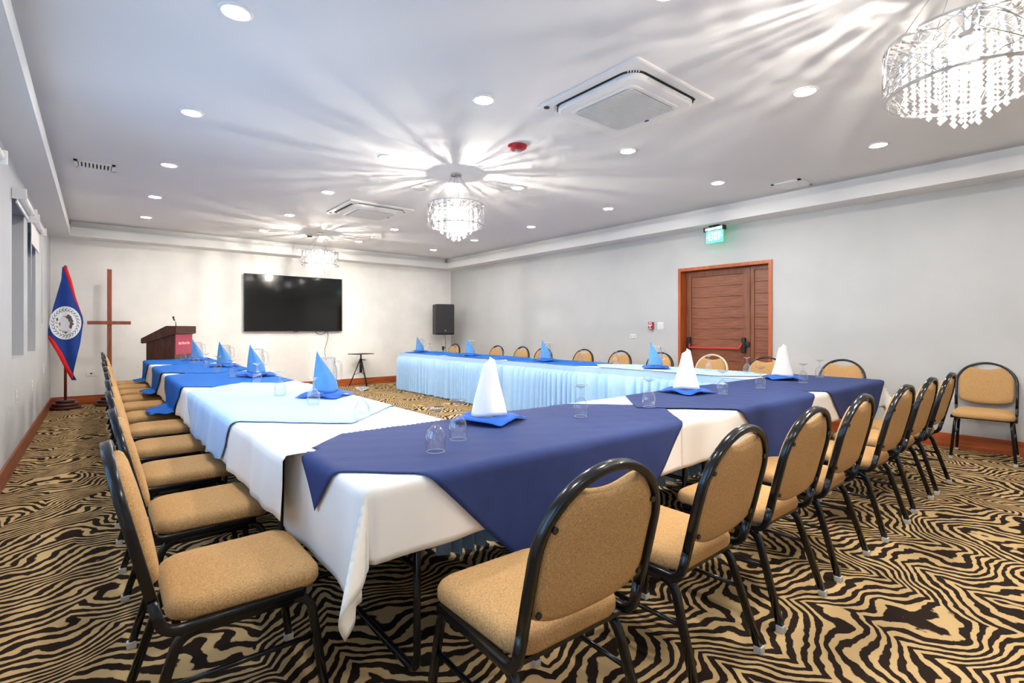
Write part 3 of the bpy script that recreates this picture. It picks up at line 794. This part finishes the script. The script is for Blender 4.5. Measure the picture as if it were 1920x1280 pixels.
RND = .014
def edge(dist, off):
    """outward and downward travel of cloth a distance past a table edge"""
    r = RND + off
    if dist < r * PI / 2: a = dist / r; return r * math.sin(a), r * (1 - math.cos(a))
    return r, r + dist - r * PI / 2
def drape(x, y, rect, z0, off=0, fold=.02, fk=17., ph=0., seat=None, flare=.05, seat_lo=.27):
    x0, x1, y0, y1 = rect
    dx = (x0 - x) if x < x0 else ((x - x1) if x > x1 else 0); sx = -1 if x < x0 else 1
    dy = (y0 - y) if y < y0 else ((y - y1) if y > y1 else 0); sy = -1 if y < y0 else 1
    cx_, cy_ = min(max(x, x0), x1), min(max(y, y0), y1)
    if dx <= 0 and dy <= 0:
        return (x, y, z0 + .0012 * math.sin(x * 31 + y * 17 + ph) * math.sin(y * 23 - x * 9))
    if dx > 0 and dy > 0:
        r = math.hypot(dx, dy); phi = math.atan2(dy, dx); q = math.sin(2 * phi)
        out = .30 * r * q * q * (1 + .55 * math.cos(10 * (phi - PI / 4)))
        o, dn = edge(r, off); dn = max(0., math.sqrt(max(0, r * r - out * out)) - (r - dn))
        return (cx_ + sx * math.cos(phi) * (o + out), cy_ + sy * math.sin(phi) * (o + out), z0 - dn)
    dd = dx if dx > 0 else dy
    al = y if dx > 0 else x
    w = fold * min(1, dd / .25) * (math.sin(al * fk + ph) * .6 + math.sin(al * fk * 2.3 + ph * 2) * .4)
    if seat is not None and dx > 0 and sx == seat and dd > seat_lo:
        e = dd - seat_lo; o, dn = edge(seat_lo, off)
        return (cx_ + sx * (o + flare * seat_lo + max(w, -.003) + e * .85), y, z0 - dn - e * .12 + .006 * math.sin(al * 30 + e * 20))
    o, dn = edge(dd, off)
    ex = o + max(w, -.006) + flare * dn + .006
    if dx > 0: return (cx_ + sx * ex, y, z0 - dn)
    return (x, cy_ + sy * ex, z0 - dn)
def cloth(name, material, pts_fn, n1, n2, rect, z0, label, group, keep=None, **kw):
    """pts_fn(s,t)->(x,y) in the flat; keep(x,y) says which part of the flat cloth exists"""
    vs = []; flat = []
    for j in range(n2 + 1):
        for i in range(n1 + 1):
            p = pts_fn(i / n1, j / n2); flat.append(p); vs.append(drape(p[0], p[1], rect, z0, **kw))
    fs = []
    for j in range(n2):
        for i in range(n1):
            q = (j * (n1 + 1) + i, j * (n1 + 1) + i + 1, (j + 1) * (n1 + 1) + i + 1, (j + 1) * (n1 + 1) + i)
            c = (sum(flat[k][0] for k in q) / 4, sum(flat[k][1] for k in q) / 4)
            if keep is None or keep(*c): fs.append(q)
    mb = MB(); mb.add(vs, fs, True); o = mb.build(name, material)
    bm = bmesh.new(); bm.from_mesh(o.data)
    bmesh.ops.delete(bm, geom=[v for v in bm.verts if not v.link_faces], context='VERTS'); bm.to_mesh(o.data); bm.free()
    md = o.modifiers.new('thickness', 'SOLIDIFY'); md.thickness = .0015; md.offset = 1
    return tag(o, label, 'tablecloth', group)
ZW = ZT + .003
def rectfn(x0, x1, y0, y1): return lambda s, t: (x0 + (x1 - x0) * s, y0 + (y1 - y0) * t)
DROP = .225
WL = ['white tablecloth with a hanging corner at the near left end of the tables', 'white tablecloth on the middle table of the near arm, between navy cloths', 'white tablecloth hanging over the far right end of the near arm']
for i, (a, b) in enumerate(near_t):
    x0 = a - (.36 if i == 0 else 0); x1 = b + (.26 if i == 2 else 0)
    cloth('tablecloth', M['white_cloth'], rectfn(x0, x1, NY0 - DROP - .02, NY1 - .004), int((x1 - x0) / .022), 48, (near_t[0][0], near_t[2][1], NY0, NY1), ZW, WL[i], 'white tablecloths', fk=9., ph=.5, fold=.012, flare=.02)
for i, (a, b) in enumerate(left_t):
    y1 = b - (.003 if i == 3 else 0); a = a - (.262 if i == 0 else 0)
    cloth('tablecloth', M['white_cloth'], rectfn(EX0 - DROP - .03, EX1 - .004, a + .004, y1), 44, int((y1 - a) / .025), (EX0, EX1, 1.5, left_t[3][1]), ZW + (.003 if i == 0 else 0), off=.004 if i == 0 else 0., label='white tablecloth on the left run of tables, %s from the camera' % ORD[i], group='white tablecloths', fk=11., ph=1., fold=.015, flare=.06)
for i, (a, b) in enumerate(right_t):
    cloth('tablecloth', M['white_cloth'], rectfn(RX0 + .004, RX1 + .2, a + .004, b), 30, int((b - a) / .05), (RX0, RX1, right_t[0][0], right_t[3][1]), ZW,
          'white tablecloth on the right run of tables, %s from the camera' % ORD[i], 'white tablecloths', fk=11., ph=1., fold=.015)
def diamond(xc, yc, D):
    h = D / 2
    return lambda s, t: (xc + (s - .5) * D + (t - .5) * D, yc - (s - .5) * D + (t - .5) * D)
# navy overlays on the near arm
for i, (xc, yc, D) in enumerate(((1.60, 1.875, 1.15), (3.52, 1.90, .985), (5.05, 1.90, 1.11))):
    cloth('table_overlay', M['navy'], diamond(xc, yc, D), 84, 84, (near_t[0][0], near_t[2][1], NY0, NY1), ZW + .007 + .004 * (i % 2),
          ['navy blue overlay cloth nearest the camera, its point hanging over the table front', 'navy blue overlay cloth in the middle of the near arm', 'navy blue overlay cloth at the far right end of the near arm'][i], 'navy overlays',
          keep=(lambda x, y: y < NY1 - .002 and x < near_t[2][1] - .004 and not (x < .675 and y > 2.03)), off=.013 + .003 * (i % 2), fold=.012, fk=9., ph=.5, flare=.02)
# overlays on the left arm
for i, (mname, yc, D, lim, lab) in enumerate((('royal', 9.05, .97, .40, 'royal blue overlay cloth at the far end of the left run, by the lectern'),
                                              ('royal', 7.29, 1.03, .40, 'royal blue overlay cloth in the middle of the left run, touching the seats'),
                                              ('royal', 5.66, 1.09, .47, 'royal blue overlay cloth next to the pale blue one, spread onto a seat'),
                                              ('pale', 3.75, 1.26, .27, 'pale blue overlay cloth on the left run nearest the camera'))):
    cloth('table_overlay', M[mname], diamond(.995, yc, D), 84, 84, (EX0, EX1, 1.5, 9.60), ZW + .007 + .004 * (i % 2), lab, 'overlays of the left arm',
          keep=(lambda x, y, lim=lim: x > EX0 - lim and x < EX1 + .2 and y > NY1 + .01 and y < 9.595), off=.013 + .003 * (i % 2), fold=.015, fk=11., ph=1., flare=.06, seat=-1, seat_lo=.262)
# overlays on the right arm
for i, (mname, yc, D, lab) in enumerate((('royal', 8.75, 1.05, 'royal blue overlay cloth at the far end of the right run'), ('royal', 7.1, 1.1, 'royal blue overlay cloth on the right run, second from the far end'),
                                         ('royal', 5.35, 1.1, 'royal blue overlay cloth in the middle of the right run, nearest the door'), ('pale', 3.45, 1.15, 'pale blue overlay cloth on the right run beside the navy cloth'))):
    cloth('table_overlay', M[mname], diamond(5.25, yc, D), 40, 40, (RX0, RX1, 2.0, 9.6), ZW + .007 + .004 * (i % 2), lab, 'overlays of the right arm',
          keep=(lambda x, y: x > RX0 + .01 and x < RX1 + .3 and y > NY1 + .01 and y < 9.57), off=.013 + .003 * (i % 2), fk=11., ph=1., fold=.015)
def skirt(name, p0, p1, label, out, lam=.12):
    """pleated skirt from p0 to p1 (xy), out = outward unit normal"""
    o = empty(name, (p0[0], p0[1], 0)); L_ = math.hypot(p1[0] - p0[0], p1[1] - p0[1]); ux, uy = (p1[0] - p0[0]) / L_, (p1[1] - p0[1]) / L_
    n = int(L_ / .0085); rnd = random.Random(int(L_ * 1000)); ph = 0; vs = []; zs = (.70, .66, .5, .3, .15, .02)
    for i in range(n + 1):
        t = L_ * i / n; ph += 2 * PI * .0085 / lam * (1 + .45 * math.sin(t * 3.1) + .3 * math.sin(t * 11.7))
        for k, z in enumerate(zs):
            amp = (.004, .020, .034, .040, .044, .046)[k]
            a = .062 + amp * (math.sin(ph + .15 * k * math.sin(t * 5)) + .3 * math.sin(2 * ph + k * .2)) - .042 * (k == 0)
            vs.append((ux * t + out[0] * a, uy * t + out[1] * a, z))
    K = len(zs); fs = [(i * K + k, (i + 1) * K + k, (i + 1) * K + k + 1, i * K + k + 1) for i in range(n) for k in range(K - 1)]
    m = MB(); m.add(vs, fs, True); m.build('pleats', M['skirt'], o)
    m = MB(); q = 40; vs = []
    for i in range(q + 1):
        t = L_ * i / q
        for z in (ZT + .001, .70): vs.append((ux * t + out[0] * .022, uy * t + out[1] * .022, z))
    m.add(vs, [(2 * i, 2 * i + 2, 2 * i + 3, 2 * i + 1) for i in range(q)]); m.build('heading_band', M['pale'], o)
    m = MB(); vs = []
    for i in range(q + 1):
        t = L_ * i / q
        for dd in (-.03, .022): vs.append((ux * t + out[0] * dd, uy * t + out[1] * dd, ZT + .0045))
    m.add(vs, [(2 * i, 2 * i + 2, 2 * i + 3, 2 * i + 1) for i in range(q)]); m.build('top_hem', M['pale'], o)
    tag(o, label, 'table skirt', 'pleated table skirts')
skirt('table_skirt', (RX0, 9.59), (RX0, NY1 + .05), 'long pale blue pleated skirt on the inner side of the right run', (-1, 0))
skirt('table_skirt', (EX1 + .05, NY1), (RX0 - .05, NY1), 'pale blue pleated skirt seen from behind under the navy-covered tables', (0, 1))
skirt('table_skirt', (EX1, 9.60), (EX1, NY1 + .05), 'pale blue pleated skirt on the inner side of the left run', (1, 0))

# ------------------------------------------------------------------ chairs
def chair(frame_mat, name='banquet_chair'):
    o = empty(name); F = M[frame_mat]
    rect = [(-.010, -.013), (.010, -.013), (.012, -.010), (.012, .010), (.010, .013), (-.010, .013), (-.012, .010), (-.012, -.010)]
    zt = .372; full = fillet([(0, .245, .014), (0, .20, zt), (0, -.165, zt), (0, -.275, .014)], .06, 6)
    nA = 8; pieces = (('leg', full[:nA]), ('side_rail', full[nA - 1:nA + 1]), ('leg', full[nA:]))
    for sgn in (-1, 1):
        for nm, path in pieces:
            m = MB(); m.sweep(path, rect, (1, 0, 0)); m.v = [(x + sgn * (.196 + (zt - z) * .08), y, z) for x, y, z in m.v]; lg = m.build(nm, F, o)
            if nm == 'leg':
                foot = path[0] if path[0].z < .05 else path[-1]
                g = MB(); g.bevbox(sgn * .2246 - .015, sgn * .2246 + .015, foot.y - .016, foot.y + .016, 0, .028, .004); g.build('glide', M['clear_plastic'], lg)
        m = MB(); m.tube([(sgn * .207, .222, .235), (sgn * .207, -.208, .235)], .0085, 8); m.build('stretcher', F, o)
        m = MB(); m.sweep(fillet([(sgn * .222, -.232, .50), (sgn * .222, -.2065, .398), (sgn * .222, .17, .398)], .05, 6), rect, (1, 0, 0)); m.build('seat_rail', F, o)
    for yy in (.15, -.17):
        m = MB(); m.box(-.212, .212, yy - .01, yy + .01, .384, .398); m.build('cross_bar', F, o)
    # leaning back: local (x, s, d) -> world
    Lr = .236; up = Vector((0, -math.sin(Lr), math.cos(Lr))); fw = Vector((0, math.cos(Lr), math.sin(Lr))); org = Vector((0, -.205, .388))
    def B(x, s, d): return org + Vector((x, 0, 0)) + up * s + fw * d
    path = [B(-.222, .09, 0), B(-.224, .2, 0)] + [B(-.224 * math.cos(a), .325 + .205 * math.sin(a), 0) for a in (PI * k / 20 for k in range(21))] + [B(.224, .2, 0), B(.222, .09, 0)]
    m = MB(); m.sweep(path, [(-.014, -.009), (-.011, -.011), (.011, -.011), (.014, -.009), (.014, .009), (.011, .011), (-.011, .011), (-.014, .009)], fw); m.build('back_frame', F, o)
    # back pad outline
    out = []
    for k in range(13): t = -1 + 2 * k / 12; out.append((t * .195, .115 + .035 * t * t * abs(t)))
    for s in (.2, .26, .32): out.append((.204, s))
    for k in range(1, 9):
        a = k * (math.acos(.118 / .207)) / 8; out.append((.207 * math.cos(a), .325 + .195 * math.sin(a)))
    for k in range(1, 10): t = 1 - 2 * k / 10; out.append((t * .113, .462 + .023 * t * t))
    for k in range(8, 0, -1):
        a = k * (math.acos(.118 / .207)) / 8; out.append((-.207 * math.cos(a), .325 + .195 * math.sin(a)))
    for s in (.32, .26, .2): out.append((-.204, s))
    c = (0, .30); n = len(out); rings = [(.0, -.008), (.5, -.010), (.9, -.010), (.985, -.006), (1., .004), (1., .014), (.985, .022), (.94, .030), (.8, .036), (.45, .040), (0., .041)]
    m = MB(); vs = [B(c[0] + (x - c[0]) * k, c[1] + (s - c[1]) * k, d) for k, d in rings for x, s in out]
    m.add(vs, [(r * n + i, r * n + (i + 1) % n, (r + 1) * n + (i + 1) % n, (r + 1) * n + i) for r in range(len(rings) - 1) for i in range(n)], True); m.build('backrest', M['fabric'], o)
    for (x, s) in ((-.185, .40), (.185, .40), (-.19, .17), (.19, .17)):
        m = MB(); m.tube([B(x, s, -.016), B(x, s, -.009)], .009, 8, ref=(1, 0, 0)); m.build('bolt', F, o)
    # seat
    def ring(ins, z, dome=0):
        hx, hy, r = .216 - ins, .218 - ins, max(.02, .075 - ins * .6); pts = []
        for (qx, qy, a0) in ((1, 1, 0), (-1, 1, PI / 2), (-1, -1, PI), (1, -1, 1.5 * PI)):
            for k in range(8):
                a = a0 + k * PI / 2 / 7; x = qx * (hx - r) + r * math.cos(a); y = qy * (hy - r) + r * math.sin(a)
                pts.append((x * (1 + .04 * y / .2), y + .022, z - .02 * max(0, y / .2 - .6) ** 2))
        return pts
    rg = [ring(.03, .402), ring(.006, .406), ring(.0, .418), ring(.0, .440), ring(.006, .454), ring(.018, .463), ring(.045, .470), ring(.10, .476), ring(.17, .479)]
    m = MB(); n = len(rg[0]); vs = [p for r in rg for p in r]
    fs = [(k * n + i, k * n + (i + 1) % n, (k + 1) * n + (i + 1) % n, (k + 1) * n + i) for k in range(len(rg) - 1) for i in range(n)]
    fs += [tuple(reversed(range(n)))] + [tuple((len(rg) - 1) * n + i for i in range(n))]
    m.add(vs, fs, True); m.build('seat', M['fabric'], o)
    return o
proto = chair('black'); pale = chair('cream_metal')
note_kids()
used = set()
def put_chair(x, y, rz, label, group, src=None):
    src = src or proto
    c = src if src.name not in used else copy_tree(src)
    used.add(src.name); c.location = (x, y, 0); c.rotation_euler = (0, 0, rz)
    tag(c, label, 'chair', group)
for i, y in enumerate((1.93, 2.71, 3.50, 4.27, 5.08, 5.85, 6.62, 7.36, 8.10, 8.82, 9.48)):
    lab = 'tan fabric banquet chair on the left side of the tables, ' + ('nearest the camera' if i == 0 else ('last before the flag' if i == 10 else '%s from the camera' % ORD[i]))
    put_chair((.35 if i == 0 else .385 + random.uniform(-.012, .012)), y, -PI / 2 + random.uniform(-.03, .03), lab, 'chairs along the left run')
for i, (x, y, r) in enumerate(((1.03, 1.165, -.03), (1.75, 1.18, .02), (2.41, 1.19, .0), (3.06, 1.195, .02), (3.81, 1.185, -.01), (4.52, 1.205, 0), (5.13, 1.205, .02))):
    lab = 'tan fabric banquet chair seen from behind at the navy cloths, ' + ('largest and nearest' if i == 0 else ('farthest right of the row' if i == 6 else '%s from the left' % ORD[i]))
    put_chair(x, y, r, lab, 'chairs along the near run')
for i, y in enumerate((2.05, 2.83, 3.55, 4.36, 5.09, 5.86, 6.84, 7.47, 8.25, 9.85)):
    lab = 'tan banquet chair behind the right run of tables, %s from the camera' % ORD[i]
    if i == 2: lab = 'pale-framed tan banquet chair in front of the wooden door'
    put_chair(6.06 + (.08 if i == 0 else 0), y, PI / 2 + random.uniform(-.04, .04), lab, 'chairs along the right run', pale if i == 2 else None)
put_chair(6.66, .90, PI / 2 + .08, 'lone tan banquet chair standing against the right wall', 'spare chairs')

# ------------------------------------------------------------------ tableware
def lathe_part(name, prof, n, m, parent, **k): mb = MB(); mb.lathe(prof, n, **k); return mb.build(name, m, parent)
def goblet():
    o = empty('goblet')
    lathe_part('bowl', [(.0345, .0), (.0385, .020), (.0400, .040), (.0380, .060), (.0310, .080), (.0190, .096), (.0085, .104), (.0060, .107)], 24, M['glass'], o)
    lathe_part('rim', [(.0335, .0012), (.0345, .0), (.0355, .0012), (.0345, .0024), (.0335, .0012)], 24, M['clear_plastic'], o)
    lathe_part('stem', [(.006, .107), (.0048, .114), (.0085, .121), (.0050, .129), (.0055, .150)], 14, M['glass'], o)
    lathe_part('foot', [(.0055, .150), (.012, .156), (.030, .164), (.0365, .168), (.0365, .170), (.0, .1695)], 24, M['glass'], o)
    return o
gob = goblet()
def pitcher():
    o = empty('water_pitcher')
    rib = lambda a, z: 1 + .022 * math.cos(14 * a) * (1 if .03 < z < .2 else 0)
    lathe_part('body', [(0, .004), (.055, .0), (.060, .01), (.066, .05), (.073, .11), (.074, .15), (.068, .185), (.060, .21), (.062, .235), (.068, .248)], 56, M['glass'], o, rmod=rib)
    lathe_part('rim', [(.0665, .248), (.068, .251), (.0695, .248), (.068, .245), (.0665, .248)], 32, M['clear_plastic'], o)
    m = MB(); m.tube(fillet([(.062, 0, .215), (.115, 0, .225), (.118, 0, .10), (.068, 0, .07)], .03), .007, 8); m.build('handle', M['glass'], o)
    return o
pit = pitcher()
note_kids()
used2 = set()
def place(src, loc, rz, label, cat, group, scale=1.):
    c = src if src.name not in used2 else copy_tree(src)
    used2.add(src.name); c.location = loc; c.rotation_euler = (0, 0, rz); c.scale = (scale,) * 3
    return tag(c, label, cat, group)
ZG = ZW + .015
NG = [(1.01, 1.698), (1.195, 1.823), (2.025, 1.885), (2.591, 1.851), (3.52, 1.88), (4.113, 1.878), (4.805, 1.824), (5.50, 1.938)]
for i, (x, y) in enumerate(NG): place(gob, (x, y, ZG), random.uniform(0, 6), 'upside-down goblet on the navy cloths, %s from the left' % ORD[i], 'goblet', 'goblets on the near run')
LG = [(1.064, 2.528), (1.051, 3.25), (1.008, 3.84), (1.099, 4.916), (1.028, 5.611), (1.044, 6.482), (1.032, 7.192), (1.04, 8.034), (1.042, 8.454), (1.032, 9.30)]
for i, (x, y) in enumerate(LG): place(gob, (x, y, ZG), random.uniform(0, 6), 'upside-down goblet on the left run of tables, %s from the camera' % ORD[i], 'goblet', 'goblets on the left run')
RG = [(5.42, 2.62), (5.40, 3.05), (5.40, 3.77), (5.38, 4.375), (5.36, 5.0), (5.36, 5.85), (5.38, 6.85), (5.40, 8.385), (5.42, 9.35)]
for i, (x, y) in enumerate(RG): place(gob, (x, y, ZG), random.uniform(0, 6), 'upside-down goblet on the right run of tables, %s from the camera' % ORD[i], 'goblet', 'goblets on the right run')

PLATE_ME = None
def setting(x, y, kind, face, where, seed):
    """saucer, blue napkin over it, covered pitcher; face = direction (radians) the napkin front faces"""
    global PLATE_ME
    rnd = random.Random(seed)
    if PLATE_ME is None:
        m = MB(); m.lathe([(0, .006), (.07, .006), (.085, .010), (.125, .022), (.128, .024), (.125, .0255), (.085, .014), (.07, .011), (0, .011)], 36); PLATE_ME = m.mesh('saucer', M['china'])
    p = link('saucer', PLATE_ME); p.location = (x, y, ZG - .006)
    tag(p, 'white saucer under the pitcher ' + where, 'saucer', 'saucers')
    # blue napkin
    m = MB(); N = 22; S = .30; rot = rnd.uniform(0, PI); vs = []
    for j in range(N + 1):
        for i in range(N + 1):
            a, b = (i / N - .5) * S, (j / N - .5) * S; r = math.hypot(a, b); th = math.atan2(b, a)
            if r < .085: z = .016
            elif r < .128: z = .016 + (r - .085) * .3
            else: z = .029 - (r - .128) * .45
            z += .004 * math.sin(th * 5 + seed) * max(0, r - .07) / .08
            z = max(z, .004); vs.append((a * math.cos(rot) - b * math.sin(rot), a * math.sin(rot) + b * math.cos(rot), z))
    m.add(vs, [(j * (N + 1) + i, j * (N + 1) + i + 1, (j + 1) * (N + 1) + i + 1, (j + 1) * (N + 1) + i) for j in range(N) for i in range(N)], True)
    nb = m.build('blue_napkin', M['napkin_blue']); nb.location = (x, y, ZG + .003)
    nb.modifiers.new('thickness', 'SOLIDIFY').thickness = .002
    tag(nb, 'royal blue napkin spread under the pitcher ' + where, 'napkin', 'flat blue napkins')
    place(pit, (x, y, ZG + .0205), face + (PI / 2 if kind == 'white' else .35), 'clear ribbed glass pitcher ' + where, 'pitcher', 'water pitchers', .7 if kind == 'white' else 1.)
    # draped napkin
    m = MB(); NS, NT = 22, 16; vs = []; R = .088; H = .285
    for j in range(NT + 1):
        t = j / NT
        for i in range(NS + 1):
            s = i / NS * 2 - 1
            if kind == 'white': Wd = .165; cen = .0
            else: Wd = .12 * (1 - t) + .003; cen = -.07 * t
            a = cen + s * Wd; rr = R * (1.04 - .74 * t - (.26 if j == NT else 0)) + .005 * math.sin(s * 8 + t * 5 + seed) * (1 - t)
            ang = a / R
            ang = max(-2.2, min(2.2, ang))
            if kind != 'white': rr = R + .004 * math.sin(s * 5)
            z = .0 + H * t * (1 - .05 * s * s) if kind != 'white' else H * min(t, .985) * (1 + .05 * s * t)
            vs.append((rr * math.sin(ang), -rr * math.cos(ang), z + .006 * math.sin(s * 4 + seed) * (1 - t)))
    m.add(vs, [(j * (NS + 1) + i, j * (NS + 1) + i + 1, (j + 1) * (NS + 1) + i + 1, (j + 1) * (NS + 1) + i) for j in range(NT) for i in range(NS)], True)
    dn = m.build('folded_napkin', M['napkin_white' if kind == 'white' else 'napkin_pale'])
    dn.location = (x, y, ZG + .034); dn.rotation_euler = (0, 0, face)
    dn.modifiers.new('thickness', 'SOLIDIFY').thickness = .0025
    tag(dn, ('white' if kind == 'white' else 'light blue') + ' folded napkin standing over the pitcher ' + where, 'napkin', 'folded napkins over pitchers')
cam_face = lambda x, y: math.atan2(x, -y) * -1 if False else (math.atan2(-y, -x) + PI / 2)
for k, (x, y, kind, where) in enumerate([
    (1.574, 2.11, 'white', 'on the near navy cloth'),
    (3.40, 2.10, 'white', 'in the middle of the near arm'),
    (5.05, 2.10, 'white', 'at the right end of the near arm'),
    (1.25, 3.60, 'blue', 'of the left run, nearest the camera'),
    (1.25, 5.62, 'blue', 'of the left run, second from camera'),
    (1.25, 7.28, 'blue', 'of the left run, third from camera'),
    (1.19, 9.10, 'blue', 'of the left run, by the lectern'),
    (5.20, 3.62, 'blue', 'of the right run, by the door'),
    (5.16, 5.50, 'blue', 'of the right run, second from camera'),
    (5.16, 7.48, 'blue', 'of the right run, third from camera'),
    (5.16, 9.30, 'blue', 'of the right run, below the loudspeaker')]):
    setting(x, y, kind, cam_face(x, y) + (.15 if kind == 'white' else .1), where, k + 1)
